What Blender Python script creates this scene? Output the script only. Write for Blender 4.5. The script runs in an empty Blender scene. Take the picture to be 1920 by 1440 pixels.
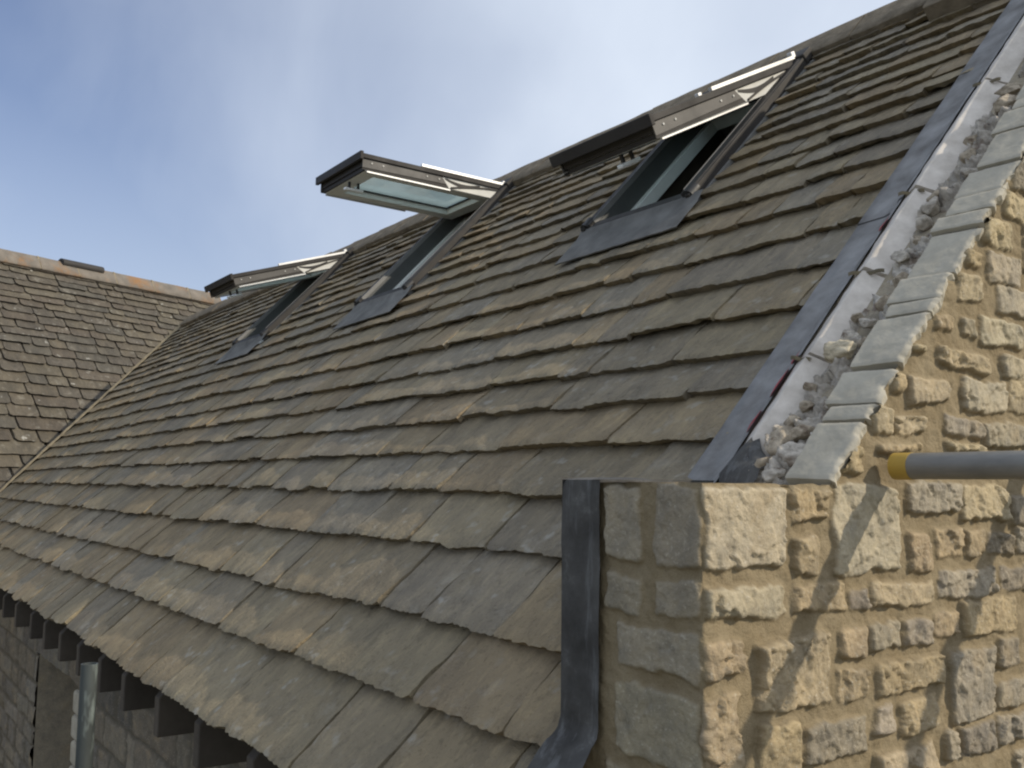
import bpy, math, random
import numpy as np
from mathutils import Matrix, Vector

# ------------------------------------------------------------------ camera, light, exposure
scene = bpy.context.scene
COL = scene.collection
CAM = (1.107, -1.146, -0.011)
cd = bpy.data.cameras.new('camera'); cam = bpy.data.objects.new('camera', cd); COL.objects.link(cam)
yaw, pit, rol = math.radians(145.022), math.radians(6.0237), math.radians(0.7112)
f = Vector((math.cos(pit)*math.cos(yaw), math.cos(pit)*math.sin(yaw), math.sin(pit)))
r = Vector((math.sin(yaw), -math.cos(yaw), 0)); u = r.cross(f)
r2 = math.cos(rol)*r + math.sin(rol)*u; u2 = -math.sin(rol)*r + math.cos(rol)*u
cam.matrix_world = Matrix(((r2.x, u2.x, -f.x, CAM[0]), (r2.y, u2.y, -f.y, CAM[1]), (r2.z, u2.z, -f.z, CAM[2]), (0, 0, 0, 1)))
cd.sensor_width = 36; cd.lens = 1830.4/1920*36; cd.clip_start = 0.02; cd.clip_end = 500
scene.camera = cam

SUN = Vector((0.60, 0.405, 0.487)).normalized()          # towards the sun
sd = bpy.data.lights.new('sun', 'SUN'); sd.energy = 3.2; sd.angle = math.radians(0.8); sd.color = (1.0, 0.90, 0.74)
so = bpy.data.objects.new('sun', sd); COL.objects.link(so)
so.rotation_euler = SUN.to_track_quat('Z', 'Y').to_euler(); so.location = (6, 4, 8)
scene.view_settings.view_transform = 'Standard'; scene.view_settings.look = 'None'
scene.view_settings.exposure = 0.0; scene.view_settings.gamma = 1
scene.cycles.filter_width = 2.2

world = bpy.data.worlds.new('World'); scene.world = world; world.use_nodes = True
wn, wl = world.node_tree.nodes, world.node_tree.links
bg = wn['Background']; bg.inputs[1].default_value = 0.11
sky = wn.new('ShaderNodeTexSky'); sky.sky_type = 'NISHITA'; sky.sun_disc = False
sky.sun_elevation = math.asin(SUN.z); sky.sun_rotation = math.atan2(SUN.x, SUN.y)
sky.air_density = 1.0; sky.dust_density = 2.0; sky.ozone_density = 1.6
tc = wn.new('ShaderNodeTexCoord')
mp = wn.new('ShaderNodeMapping'); mp.inputs['Location'].default_value = (5.168, -5.551, 5.443); mp.inputs['Rotation'].default_value = (0.3, 0.75, 0.4); mp.inputs['Scale'].default_value = (1.0, 2.6, 1.6)
nz = wn.new('ShaderNodeTexNoise'); nz.inputs['Scale'].default_value = 2.4; nz.inputs['Detail'].default_value = 5; nz.inputs['Roughness'].default_value = 0.5
nz.inputs['Distortion'].default_value = 0.35
wl.new(tc.outputs['Generated'], mp.inputs[0]); wl.new(mp.outputs[0], nz.inputs['Vector'])
# thin cirrus thickens towards the sun's side of the sky
dp = wn.new('ShaderNodeVectorMath'); dp.operation = 'DOT_PRODUCT'; dp.inputs[1].default_value = tuple(SUN)
wl.new(tc.outputs['Generated'], dp.inputs[0])
mr = wn.new('ShaderNodeMapRange'); mr.inputs[1].default_value = -0.40; mr.inputs[2].default_value = 0.04; mr.inputs[3].default_value = -0.04; mr.inputs[4].default_value = 0.74
wl.new(dp.outputs['Value'], mr.inputs[0])
ma = wn.new('ShaderNodeMath'); ma.operation = 'ADD'; ma.use_clamp = True
mr2 = wn.new('ShaderNodeMapRange'); mr2.inputs[1].default_value = 0.34; mr2.inputs[2].default_value = 0.74; mr2.inputs[3].default_value = 0.0; mr2.inputs[4].default_value = 0.20
wl.new(nz.outputs['Fac'], mr2.inputs[0]); wl.new(mr2.outputs[0], ma.inputs[0]); wl.new(mr.outputs[0], ma.inputs[1])
# low haze: the sky pales towards the horizon
sp = wn.new('ShaderNodeSeparateXYZ'); wl.new(tc.outputs['Generated'], sp.inputs[0])
mr3 = wn.new('ShaderNodeMapRange'); mr3.inputs[1].default_value = 0.0; mr3.inputs[2].default_value = 0.42; mr3.inputs[3].default_value = 0.60; mr3.inputs[4].default_value = 0.0
wl.new(sp.outputs['Z'], mr3.inputs[0])
ma2 = wn.new('ShaderNodeMath'); ma2.operation = 'ADD'; ma2.use_clamp = True; wl.new(ma.outputs[0], ma2.inputs[0]); wl.new(mr3.outputs[0], ma2.inputs[1])
tint = wn.new('ShaderNodeMix'); tint.data_type = 'RGBA'; tint.blend_type = 'MULTIPLY'; tint.inputs[0].default_value = 1; tint.inputs[7].default_value = (1.06, 1.03, 1.16, 1)
wl.new(sky.outputs[0], tint.inputs[6])
mx = wn.new('ShaderNodeMix'); mx.data_type = 'RGBA'
mx.inputs[7].default_value = (7.0, 7.75, 8.9, 1)
wl.new(ma2.outputs[0], mx.inputs[0]); wl.new(tint.outputs[2], mx.inputs[6]); wl.new(mx.outputs[2], bg.inputs[0])

# ------------------------------------------------------------------ numeric helpers
rng = np.random.default_rng(7); random.seed(7)
def hsh(ix, iy, iz, seed):
    h = (ix.astype(np.int64)*374761393 + iy.astype(np.int64)*668265263 + iz.astype(np.int64)*2147483647 + seed*1274126177) & 0xffffffff
    h = ((h ^ (h >> 13))*1274126177) & 0xffffffff
    h = ((h ^ (h >> 16))*2246822519) & 0xffffffff
    return ((h ^ (h >> 15)) & 0xffffff)/float(0xffffff)
def vnoise(x, y, seed=0, z=None):
    x = np.asarray(x, float); y = np.asarray(y, float); z = np.zeros_like(x) if z is None else np.asarray(z, float)+np.zeros_like(x)
    ix, iy, iz = np.floor(x), np.floor(y), np.floor(z); fx, fy, fz = x-ix, y-iy, z-iz
    s = lambda t: t*t*t*(t*(t*6-15)+10)
    fx, fy, fz = s(fx), s(fy), s(fz); out = 0
    for a in (0, 1):
        for b in (0, 1):
            for c in (0, 1):
                out = out + hsh(ix+a, iy+b, iz+c, seed)*(fx if a else 1-fx)*(fy if b else 1-fy)*(fz if c else 1-fz)
    return out*2-1
def fbm(x, y, seed=0, oct=4, z=None, gain=0.5):
    o, a, n, fr = 0, 1.0, 0, 1.0
    for k in range(oct):
        o = o+a*vnoise(np.asarray(x)*fr+13.1*k, np.asarray(y)*fr+7.7*k, seed+k, None if z is None else np.asarray(z)*fr); n += a; a *= gain; fr *= 2.03
    return o/n
def facets(x, y, seed=0):
    """broken rock: every Worley cell is a small tilted plane"""
    ix, iy = np.floor(x), np.floor(y); best = np.full(x.shape, 9.0); val = np.zeros(x.shape)
    for a in (-1, 0, 1):
        for b in (-1, 0, 1):
            cx, cy = ix+a, iy+b; z0 = np.zeros_like(cx)
            px = cx+hsh(cx, cy, z0, seed); py = cy+hsh(cx, cy, z0+1, seed)
            d = (x-px)**2+(y-py)**2
            v = (hsh(cx, cy, z0+2, seed)-.5)*1.0+(x-px)*(hsh(cx, cy, z0+3, seed)-.5)*1.6+(y-py)*(hsh(cx, cy, z0+4, seed)-.5)*1.6
            m = d < best; best = np.where(m, d, best); val = np.where(m, v, val)
    return val
def sstep(a, b, x):
    t = np.clip((x-a)/(b-a), 0, 1); return t*t*(3-2*t)

# roof frame: x along the courses, s up the slope, h out of the slope
TH = math.radians(46.534); SD = np.array([0, math.cos(TH), math.sin(TH)]); ND = np.array([0, -math.sin(TH), math.cos(TH)]); P0 = np.array([0, 0, -0.462])
def RP(x, s, h):
    x, s, h = np.broadcast_arrays(np.asarray(x, float), np.asarray(s, float), np.asarray(h, float))
    o = P0 + s[..., None]*SD + h[..., None]*ND; o = o.copy(); o[..., 0] = x
    return o

# ------------------------------------------------------------------ mesh helpers
class MB:
    def __init__(self): self.v = []; self.f = []; self.n = 0; self.col = []; self.crd = []; self.msk = []; self.sm = []
    def add(self, v, f, col=(1, 1, 1), crd=None, msk=1.0, smooth=False):
        v = np.asarray(v, float).reshape(-1, 3); n = len(v)
        self.v.append(v); self.f += [tuple(int(i)+self.n for i in q) for q in f]; self.n += n
        self.col.append(np.broadcast_to(np.asarray(col, float), (n, 3))); self.crd.append(v if crd is None else np.asarray(crd, float).reshape(-1, 3))
        self.msk.append(np.broadcast_to(np.asarray(msk, float), (n,))); self.sm += [smooth]*len(f)
    def grid(self, V, smooth=True, keep=None, flip=False, **k):
        a, b = V.shape[:2]; idx = np.arange(a*b).reshape(a, b)
        q = np.stack([idx[:-1, :-1], idx[1:, :-1], idx[1:, 1:], idx[:-1, 1:]], -1).reshape(-1, 4)
        if flip: q = q[:, ::-1]
        if keep is not None: q = q[keep.reshape(-1)]
        kk = {}
        for n_, v_ in k.items():
            v_ = np.asarray(v_, float)
            if n_ == 'msk' and v_.ndim == 2: v_ = v_.reshape(-1)
            if n_ in ('col', 'crd') and v_.ndim == 3: v_ = v_.reshape(-1, 3)
            kk[n_] = v_
        self.add(V.reshape(-1, 3), q.tolist(), smooth=smooth, **kk)
    def hexa(self, P, **k):
        """P: 8 corners, bottom ring then top ring"""
        self.add(P, [(3, 2, 1, 0), (4, 5, 6, 7), (0, 1, 5, 4), (1, 2, 6, 5), (2, 3, 7, 6), (3, 0, 4, 7)], **k)
    def box(self, a, b, F=None, **k):
        (x0, y0, z0), (x1, y1, z1) = a, b
        P = np.array([(x0, y0, z0), (x1, y0, z0), (x1, y1, z0), (x0, y1, z0), (x0, y0, z1), (x1, y0, z1), (x1, y1, z1), (x0, y1, z1)], float)
        if F is not None: P = F(P[:, 0], P[:, 1], P[:, 2])
        self.hexa(P, **k)
    def tube(self, p, q, ra, n=24, cap=True, rb=None, **k):
        p, q = np.asarray(p, float), np.asarray(q, float); d = (q-p)/np.linalg.norm(q-p)
        a = np.cross(d, (0, 0, 1.0)); a = np.array([1., 0, 0]) if np.linalg.norm(a) < 1e-3 else a/np.linalg.norm(a); b = np.cross(d, a); rb = ra if rb is None else rb
        t = np.linspace(0, 2*math.pi, n, endpoint=False); c = np.cos(t)[:, None]*a+np.sin(t)[:, None]*b
        v = np.vstack([p+c*ra, q+c*rb]); fs = [(i, i+n, (i+1) % n+n, (i+1) % n) for i in range(n)]
        self.add(v, fs, smooth=True, **k)
        if cap: self.add(p+c*ra, [tuple(range(n))], **k); self.add(q+c*rb, [tuple(range(n))[::-1]], **k)
    def build(self, name, mat, parent=None, bevel=0):
        me = bpy.data.meshes.new(name); me.from_pydata(np.vstack(self.v), [], self.f); me.update()
        me.polygons.foreach_set('use_smooth', np.array(self.sm, bool))
        at = me.attributes.new('tone', 'FLOAT_COLOR', 'POINT'); c = np.vstack(self.col); at.data.foreach_set('color', np.hstack([c, np.ones((len(c), 1))]).astype(np.float32).reshape(-1))
        at = me.attributes.new('grain', 'FLOAT_VECTOR', 'POINT'); at.data.foreach_set('vector', np.vstack(self.crd).astype(np.float32).reshape(-1))
        at = me.attributes.new('stone', 'FLOAT', 'POINT'); at.data.foreach_set('value', np.concatenate(self.msk).astype(np.float32))
        o = bpy.data.objects.new(name, me); COL.objects.link(o); me.materials.append(mat)
        if parent is not None: o.parent = parent
        if bevel:
            m = o.modifiers.new('bevel', 'BEVEL'); m.width = bevel; m.segments = 2; m.limit_method = 'ANGLE'; m.angle_limit = math.radians(40)
        return o
def empty(name, label, cat, group=None):
    o = bpy.data.objects.new(name, None); COL.objects.link(o); o['label'] = label; o['category'] = cat; o.empty_display_size = 0.1
    if group: o['group'] = group
    return o

# ------------------------------------------------------------------ materials
def newmat(name):
    m = bpy.data.materials.new(name); m.use_nodes = True; nt = m.node_tree; return m, nt, nt.nodes['Principled BSDF']
def N(nt, t, **k):
    n = nt.nodes.new(t)
    for a, b in k.items():
        if a in n.inputs: n.inputs[a].default_value = b
        else: setattr(n, a, b)
    return n
def attr(nt, name): n = nt.nodes.new('ShaderNodeAttribute'); n.attribute_name = name; return n
def noise(nt, vec, scale, detail=4, rough=0.55, sc=(1, 1, 1), dist=0):
    mp_ = N(nt, 'ShaderNodeMapping'); mp_.inputs['Scale'].default_value = sc; nt.links.new(vec, mp_.inputs[0])
    n = N(nt, 'ShaderNodeTexNoise', Scale=scale, Detail=detail, Roughness=rough, Distortion=dist); nt.links.new(mp_.outputs[0], n.inputs['Vector']); return n.outputs['Fac']
def ramp(nt, fac, lo, hi, a=0.0, b=1.0):
    n = N(nt, 'ShaderNodeMapRange'); n.inputs[1].default_value = lo; n.inputs[2].default_value = hi; n.inputs[3].default_value = a; n.inputs[4].default_value = b
    nt.links.new(fac, n.inputs[0]); return n.outputs[0]
def mix(nt, fac, a, b, mode='MIX'):
    n = N(nt, 'ShaderNodeMix', data_type='RGBA', blend_type=mode)
    for i, s in ((0, fac), (6, a), (7, b)):
        if hasattr(s, 'is_linked'): nt.links.new(s, n.inputs[i])
        else: n.inputs[i].default_value = s if i == 0 else (*s, 1) if len(s) == 3 else s
    return n.outputs[2]
def bump(nt, bs, hsock, strength, dist):
    b = N(nt, 'ShaderNodeBump'); b.inputs['Strength'].default_value = strength; b.inputs['Distance'].default_value = dist
    nt.links.new(hsock, b.inputs['Height']); nt.links.new(b.outputs[0], bs.inputs['Normal'])
def math2(nt, op, a, b):
    n = N(nt, 'ShaderNodeMath', operation=op)
    for i, s in ((0, a), (1, b)):
        if hasattr(s, 'is_linked'): nt.links.new(s, n.inputs[i])
        else: n.inputs[i].default_value = s
    return n.outputs[0]

def slate_material(name, warm, spots):
    m, nt, bs = newmat(name); tone = attr(nt, 'tone').outputs['Color']; g = attr(nt, 'grain').outputs['Vector']
    c = mix(nt, ramp(nt, noise(nt, g, 9, 5, .6, (1, .45, 1)), .35, .68), mix(nt, 1.0, tone, (.80, .80, .80), 'MULTIPLY'), mix(nt, 1.0, tone, (1.18, 1.16, 1.10), 'MULTIPLY'))
    c = mix(nt, ramp(nt, noise(nt, g, 38, 5, .7, (1.3, .4, 1)), .50, .70, 0, .7), c, mix(nt, 1.0, c, (1.42, 1.40, 1.32), 'MULTIPLY'))
    c = mix(nt, ramp(nt, noise(nt, g, 85, 4, .7), .55, .70, 0, .6), c, mix(nt, 1.0, c, (.62, .61, .60), 'MULTIPLY'))
    c = mix(nt, ramp(nt, noise(nt, g, 30, 3, .6, (1, .7, 1), .8), .56, .70, 0, .55), c, mix(nt, 1.0, c, (.60, .60, .62), 'MULTIPLY'))
    c = mix(nt, ramp(nt, noise(nt, g, 5.5, 3, .5), .52, .72, 0, .24), c, warm)
    c = mix(nt, math2(nt, 'MULTIPLY', ramp(nt, noise(nt, g, 8, 6, .72), .56, .70), .34), c, (.40, .375, .315))
    lich = math2(nt, 'MULTIPLY', ramp(nt, noise(nt, g, spots[0], 2, .5), spots[1], spots[1]+.10), ramp(nt, noise(nt, g, 3.1, 2), .45, .62))
    c = mix(nt, math2(nt, 'MULTIPLY', lich, spots[2]), c, (.50, .49, .44))
    nt.links.new(c, bs.inputs['Base Color']); bs.inputs['Roughness'].default_value = .82; bs.inputs['Specular IOR Level'].default_value = .25
    hgt = math2(nt, 'ADD', math2(nt, 'MULTIPLY', noise(nt, g, 26, 7, .7, (1, .55, 1)), 1.0), math2(nt, 'MULTIPLY', noise(nt, g, 140, 5, .65), .35))
    lam = noise(nt, g, 7.5, 5, .62, (1, .6, 1), .4)                  # flaking: the stone splits in thin layers
    stp = math2(nt, 'DIVIDE', math2(nt, 'FLOOR', math2(nt, 'MULTIPLY', lam, 13), 0), 13)
    hgt = math2(nt, 'ADD', hgt, math2(nt, 'MULTIPLY', stp, 1.9))
    bump(nt, bs, hgt, .9, .015); return m
M_SLATE = slate_material('stone_slate', (.205, .168, .100), (22, .60, .40))
M_OLDSLATE = slate_material('old_stone_slate', (.125, .105, .078), (15, .655, .8))

def masonry_material(name, mortar, mortar2):
    m, nt, bs = newmat(name); tone = attr(nt, 'tone').outputs['Color']; st = attr(nt, 'stone').outputs['Fac']; g = attr(nt, 'grain').outputs['Vector']
    c = mix(nt, ramp(nt, noise(nt, g, 16, 5, .6), .33, .68), mix(nt, 1.0, tone, (.74, .74, .74), 'MULTIPLY'), mix(nt, 1.0, tone, (1.14, 1.10, 1.02), 'MULTIPLY'))
    c = mix(nt, ramp(nt, noise(nt, g, 60, 4, .7), .54, .74, 0, .55), c, mix(nt, 1.0, c, (.55, .52, .52), 'MULTIPLY'))
    c = mix(nt, ramp(nt, noise(nt, g, 11, 3, .5), .55, .72, 0, .35), c, (.40, .30, .17))
    c = mix(nt, ramp(nt, noise(nt, g, 150, 2, .5), .58, .72, 0, .35), c, (.58, .53, .43))
    mo = mix(nt, ramp(nt, noise(nt, g, 18, 4, .6), .35, .7), mortar, mortar2)
    mo = mix(nt, ramp(nt, noise(nt, g, 420, 2, .5), .45, .7, 0, .4), mo, mix(nt, 1.0, mo, (.62, .6, .58), 'MULTIPLY'))
    edge = ramp(nt, math2(nt, 'ADD', st, ramp(nt, noise(nt, g, 60, 4, .65), 0, 1, -.6, .5)), .25, .95)
    c = mix(nt, edge, mo, c)
    nt.links.new(c, bs.inputs['Base Color']); bs.inputs['Roughness'].default_value = .92; bs.inputs['Specular IOR Level'].default_value = .15
    hgt = math2(nt, 'ADD', noise(nt, g, 70, 5, .65), math2(nt, 'MULTIPLY', noise(nt, g, 330, 3, .6), .35))
    bump(nt, bs, hgt, .7, .006); return m
M_GABLE = masonry_material('rock_faced_limestone', (.232, .182, .108), (.288, .234, .148))
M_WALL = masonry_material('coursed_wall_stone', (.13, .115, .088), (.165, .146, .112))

def plain(name, col, rough=.6, metal=0., var=.25, scale=12, bmp=0., spec=.5, stretch=(1, 1, 1), col2=None):
    m, nt, bs = newmat(name); tcn = nt.nodes.new('ShaderNodeTexCoord'); v = tcn.outputs['Object']
    fa = ramp(nt, noise(nt, v, scale, 5, .6, stretch), .3, .7)
    a = tuple(x*(1-var) for x in col); b = tuple(min(1, x*(1+var)) for x in col) if col2 is None else col2
    nt.links.new(mix(nt, fa, a, b), bs.inputs['Base Color'])
    nt.links.new(ramp(nt, noise(nt, v, scale*2.3, 3, .6), .3, .7, max(.05, rough-.1), min(1, rough+.1)), bs.inputs['Roughness'])
    bs.inputs['Metallic'].default_value = metal; bs.inputs['Specular IOR Level'].default_value = spec
    if bmp: bump(nt, bs, noise(nt, v, scale*5, 5, .6, stretch), .6, bmp)
    return m
M_RIDGE = plain('ridge_stone', (.195, .163, .118), .9, var=.35, scale=14, bmp=.010, spec=.1)
M_CUT = plain('sawn_stone', (.43, .395, .315), .85, var=.16, scale=14, bmp=.003, spec=.2)
M_LEAD = plain('milled_lead', (.20, .19, .175), .75, .0, var=.35, scale=9, bmp=.003, spec=.25, col2=(.31, .305, .295))
M_LEADDK = plain('dark_lead', (.068, .065, .060), .78, .0, var=.4, scale=8, bmp=.004, spec=.2, col2=(.115, .112, .105))
def oxide(m, sc):
    nt = m.node_tree; bs = nt.nodes['Principled BSDF']; src = bs.inputs['Base Color'].links[0].from_socket; tcn = nt.nodes.new('ShaderNodeTexCoord')
    a = ramp(nt, noise(nt, tcn.outputs['Object'], 22, 5, .65, sc), .54, .70, 0, .55); b = ramp(nt, noise(nt, tcn.outputs['Object'], 16, 5, .7), .58, .72, 0, .25)
    c = mix(nt, a, src, (.20, .205, .205)); c = mix(nt, b, c, (.30, .30, .29)); nt.links.new(c, bs.inputs['Base Color'])
oxide(M_LEADDK, (1.6, 1, .22)); oxide(M_LEAD, (1, .5, .5))
M_CLOSER = plain('white_cavity_closer', (.60, .54, .46), .7, var=.2, scale=16, bmp=.0015, col2=(.74, .68, .60), spec=.2)
M_RED = plain('red_membrane', (.35, .03, .04), .5, var=.2)
M_RUBBLE = None
M_DARK = plain('dark_window_cladding', (.046, .042, .038), .6, .0, var=.15, scale=5, spec=.22)
M_GREYMET = plain('grey_window_cladding', (.085, .079, .071), .55, .05, var=.15, scale=5)
M_BRIGHT = plain('bright_metal_and_glint', (.66, .66, .65), .42, .6, var=.05, scale=2)  # bright metal; on the sash edge its pale colour paints the sun glint
M_WHITE = plain('white_painted_frame', (.80, .81, .77), .5, var=.06)
M_CREAM = plain('pale_side_lining', (.62, .61, .56), .55, var=.08)
M_TRIM = plain('pale_grey_trim', (.19, .187, .18), .5, var=.08)
M_HANDLE = plain('white_handle', (.86, .88, .86), .35, var=.03)
M_BLACK = plain('black_plastic', (.018, .018, .018), .5, var=.1)
M_REBATE = plain('frame_rebate', (.075, .078, .075), .5, var=.1)
M_APRON = plain('apron_lead', (.175, .172, .160), .85, .0, var=.3, scale=9, bmp=.002, spec=.12)
M_TIMBER = plain('stained_rafter', (.065, .054, .042), .75, var=.35, scale=14, stretch=(1, .2, .2))
M_INNER = plain('bare_roof_boards', (.055, .042, .028), .8, var=.3, scale=9)
M_FILLET = plain('lime_mortar', (.27, .225, .15), .95, var=.25, scale=20, bmp=.006, spec=.1)
M_GALV = plain('galvanised_tube', (.155, .148, .132), .5, .12, var=.35, scale=16, bmp=.0008, col2=(.235, .225, .20), stretch=(.3, 1, 1))
M_YELLOW = plain('yellow_band', (.40, .26, .045), .6, var=.12)
M_GROUND = plain('bare_earth_and_grass', (.12, .11, .07), .95, var=.4, scale=.8, bmp=.03)
M_WIRE = plain('tarnished_wall_tie', (.17, .135, .075), .5, .6, var=.3)

def rubble_material():
    m, nt, bs = newmat('mortar_rubble'); g = attr(nt, 'grain').outputs['Vector']; tone = attr(nt, 'tone').outputs['Color']
    c = mix(nt, ramp(nt, noise(nt, g, 34, 5, .65), .36, .64), mix(nt, 1.0, tone, (.62, .60, .58), 'MULTIPLY'), mix(nt, 1.0, tone, (1.15, 1.14, 1.12), 'MULTIPLY'))
    c = mix(nt, ramp(nt, noise(nt, g, 13, 3, .5), .57, .68, 0, .8), c, (.16, .11, .075))
    nt.links.new(c, bs.inputs['Base Color']); bs.inputs['Roughness'].default_value = .95; bs.inputs['Specular IOR Level'].default_value = .1
    bump(nt, bs, noise(nt, g, 130, 5, .65), .8, .006); return m
M_RUBBLE = rubble_material()
def old_ridge_material():
    m, nt, bs = newmat('lichened_ridge_stone'); tcn = nt.nodes.new('ShaderNodeTexCoord'); v = tcn.outputs['Object']
    c = mix(nt, ramp(nt, noise(nt, v, 7, 5, .6), .3, .7), (.13, .115, .095), (.22, .19, .155))
    c = mix(nt, ramp(nt, noise(nt, v, 2.1, 6, .7), .50, .66, 0, .8), c, (.27, .135, .045))
    nt.links.new(c, bs.inputs['Base Color']); bs.inputs['Roughness'].default_value = .9; bump(nt, bs, noise(nt, v, 30, 5, .6), .6, .01); return m
M_OLDRIDGE = old_ridge_material()
def splashed_tube():
    m, nt, bs = newmat('splashed_tube'); tcn = nt.nodes.new('ShaderNodeTexCoord'); v = tcn.outputs['Object']
    c = mix(nt, ramp(nt, noise(nt, v, 9, 4, .6, (1, 1, .35)), .3, .7), (.050, .058, .056), (.085, .098, .095))  # dark base colour carries the shade on this unlit tube
    c = mix(nt, ramp(nt, noise(nt, v, 13, 4, .6, (1, 1, .3)), .56, .64, 0, .8), c, (.24, .28, .265))
    nt.links.new(c, bs.inputs['Base Color']); bs.inputs['Roughness'].default_value = .6; bs.inputs['Metallic'].default_value = .3; return m
M_SPLASH = splashed_tube()
def glass_material():
    m = bpy.data.materials.new('window_glass'); m.use_nodes = True; nt = m.node_tree; nt.nodes.remove(nt.nodes['Principled BSDF'])
    tr = N(nt, 'ShaderNodeBsdfTransparent'); tr.inputs[0].default_value = (.80, .88, .87, 1); gl = N(nt, 'ShaderNodeBsdfGlossy'); gl.inputs['Roughness'].default_value = .03
    fr = N(nt, 'ShaderNodeFresnel'); fr.inputs[0].default_value = 1.25; ms = N(nt, 'ShaderNodeMixShader')
    tcn = nt.nodes.new('ShaderNodeTexCoord'); dust = ramp(nt, noise(nt, tcn.outputs['Object'], 6, 3), .3, .8, .30, .42)
    df = N(nt, 'ShaderNodeBsdfTranslucent'); df.inputs[0].default_value = (.58, .68, .69, 1); ms2 = N(nt, 'ShaderNodeMixShader')
    nt.links.new(fr.outputs[0], ms.inputs[0]); nt.links.new(tr.outputs[0], ms.inputs[1]); nt.links.new(gl.outputs[0], ms.inputs[2])
    nt.links.new(dust, ms2.inputs[0]); nt.links.new(ms.outputs[0], ms2.inputs[1]); nt.links.new(df.outputs[0], ms2.inputs[2])
    nt.links.new(ms2.outputs[0], nt.nodes['Material Output'].inputs[0]); return m
M_GLASS = glass_material()

# ------------------------------------------------------------------ masonry sheets
FLAT = dict(pale=.55, cream=.75, shade=1)
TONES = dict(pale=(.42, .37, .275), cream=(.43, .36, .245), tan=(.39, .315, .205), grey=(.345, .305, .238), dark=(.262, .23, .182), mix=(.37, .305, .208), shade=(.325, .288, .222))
def masonry(U, V, stones, seed, relief=1.0, mortar_h=-.004, smooth_face=None):
    """height, tone and stone mask over a (u, v) sheet; stones = (tone, u0, u1, v0, v1)"""
    du = fbm(U*13, V*13, seed+50, 2)*.009+fbm(U*45, V*45, seed+51, 3)*.006; dv = fbm(U*13+9, V*13+4, seed+60, 2)*.008+fbm(U*45+9, V*45+4, seed+61, 3)*.006
    Uw, Vw = U+du, V+dv
    h = np.full(U.shape, mortar_h)+fbm(U*55, V*55, seed, 4)*.003+fbm(U*10, V*14, seed+5, 3)*.006
    col = np.zeros(U.shape+(3,))+.3; msk = np.zeros(U.shape)
    rock = facets(U*22+du*60, V*15+dv*60, seed)*.015+facets(U*52+du*70, V*36+dv*70, seed+3)*.008+facets(U*105, V*80, seed+4)*.0032+fbm(U*26, V*18, seed+8, 5, gain=.6)*.0065+np.abs(fbm(U*34, V*22, seed+18, 3))*-.003
    g = random.Random(seed)
    for t, u0, u1, v0, v1 in stones:
        pro = g.uniform(.007, .012)*relief; tu, tv = g.uniform(-.05, .05), g.uniform(-.06, .06)
        ro = relief*(g.uniform(.75, 1.25)); c = np.array(TONES[t])*g.uniform(.92, 1.08)*np.array([g.uniform(.985, 1.015), 1, g.uniform(.95, 1.04)])
        i0, i1 = np.searchsorted(U[:, 0], (u0-.02, u1+.02)); j0, j1 = np.searchsorted(V[0], (v0-.02, v1+.02))
        if i1 <= i0 or j1 <= j0: continue
        sl = (slice(i0, i1), slice(j0, j1)); uu, vv = Uw[sl], Vw[sl]
        rr = .009; qx = np.maximum(np.maximum(u0+rr-uu, uu-u1+rr), 0); qy = np.maximum(np.maximum(v0+rr-vv, vv-v1+rr), 0)
        e = rr-np.hypot(qx, qy); e = np.minimum(e, np.minimum(np.minimum(uu-u0, u1-uu), np.minimum(vv-v0, v1-vv)))
        m = sstep(-.002, .007, e); dome = sstep(0, .036, e)
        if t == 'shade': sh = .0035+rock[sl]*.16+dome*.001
        else: sh = pro*(.85+.15*dome)+rock[sl]*ro*FLAT.get(t, .85)*(.55+.45*dome)+(uu-(u0+u1)/2)*tu+(vv-(v0+v1)/2)*tv
        b = m > msk[sl]
        h[sl] = np.where(b, h[sl]*(1-m)+np.maximum(sh, mortar_h-.001)*m, h[sl]); col[sl] = np.where((e > -.012)[..., None] & (b | (msk[sl] < .02))[..., None], c, col[sl]); msk[sl] = np.maximum(m, msk[sl])
    return h, col, msk
def random_courses(u0, u1, v0, v1, seed, ch=(.06, .15), ln=(.09, .30), gap=.02, avoid=()):
    g = random.Random(seed); out = []; v = v0; ks = ['tan', 'cream', 'grey', 'pale', 'mix', 'dark']
    while v < v1:
        hh = g.uniform(*ch); x = u0-g.uniform(0, .15)
        while x < u1:
            w = g.uniform(*ln); b = (x, x+w, v, v+hh)
            if not any(b[0] < a[1]+.006 and b[1] > a[0]-.006 and b[2] < a[3]+.006 and b[3] > a[2]-.006 for a in avoid): out.append((g.choice(ks), *b))
            x += w+gap*g.uniform(.7, 1.3)
        v += hh+gap*g.uniform(.7, 1.4)
    return out

# ================================================================== GROUND
gd = MB(); gd.add([(-60, -60, -3.3), (60, -60, -3.3), (60, 60, -3.3), (-60, 60, -3.3)], [(0, 1, 2, 3)])
o = gd.build('ground', M_GROUND); o['kind'] = 'structure'

# ================================================================== THE HOUSE
house = empty('stone_house', 'large stone slate roofed house with three open roof windows and an uncapped gable', 'house')
WIN = [-1.722, -3.890, -6.056]           # window centres along the roof
SASH = [18.6, 47.0, 28.5]                # opening angles in degrees
RIDGE_S = 3.30; HW = .315                # half width of a window opening in the slates
def xl(s): return -9.775-.1666*(s+.3)     # far verge
VERGE_X = -.345

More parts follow.
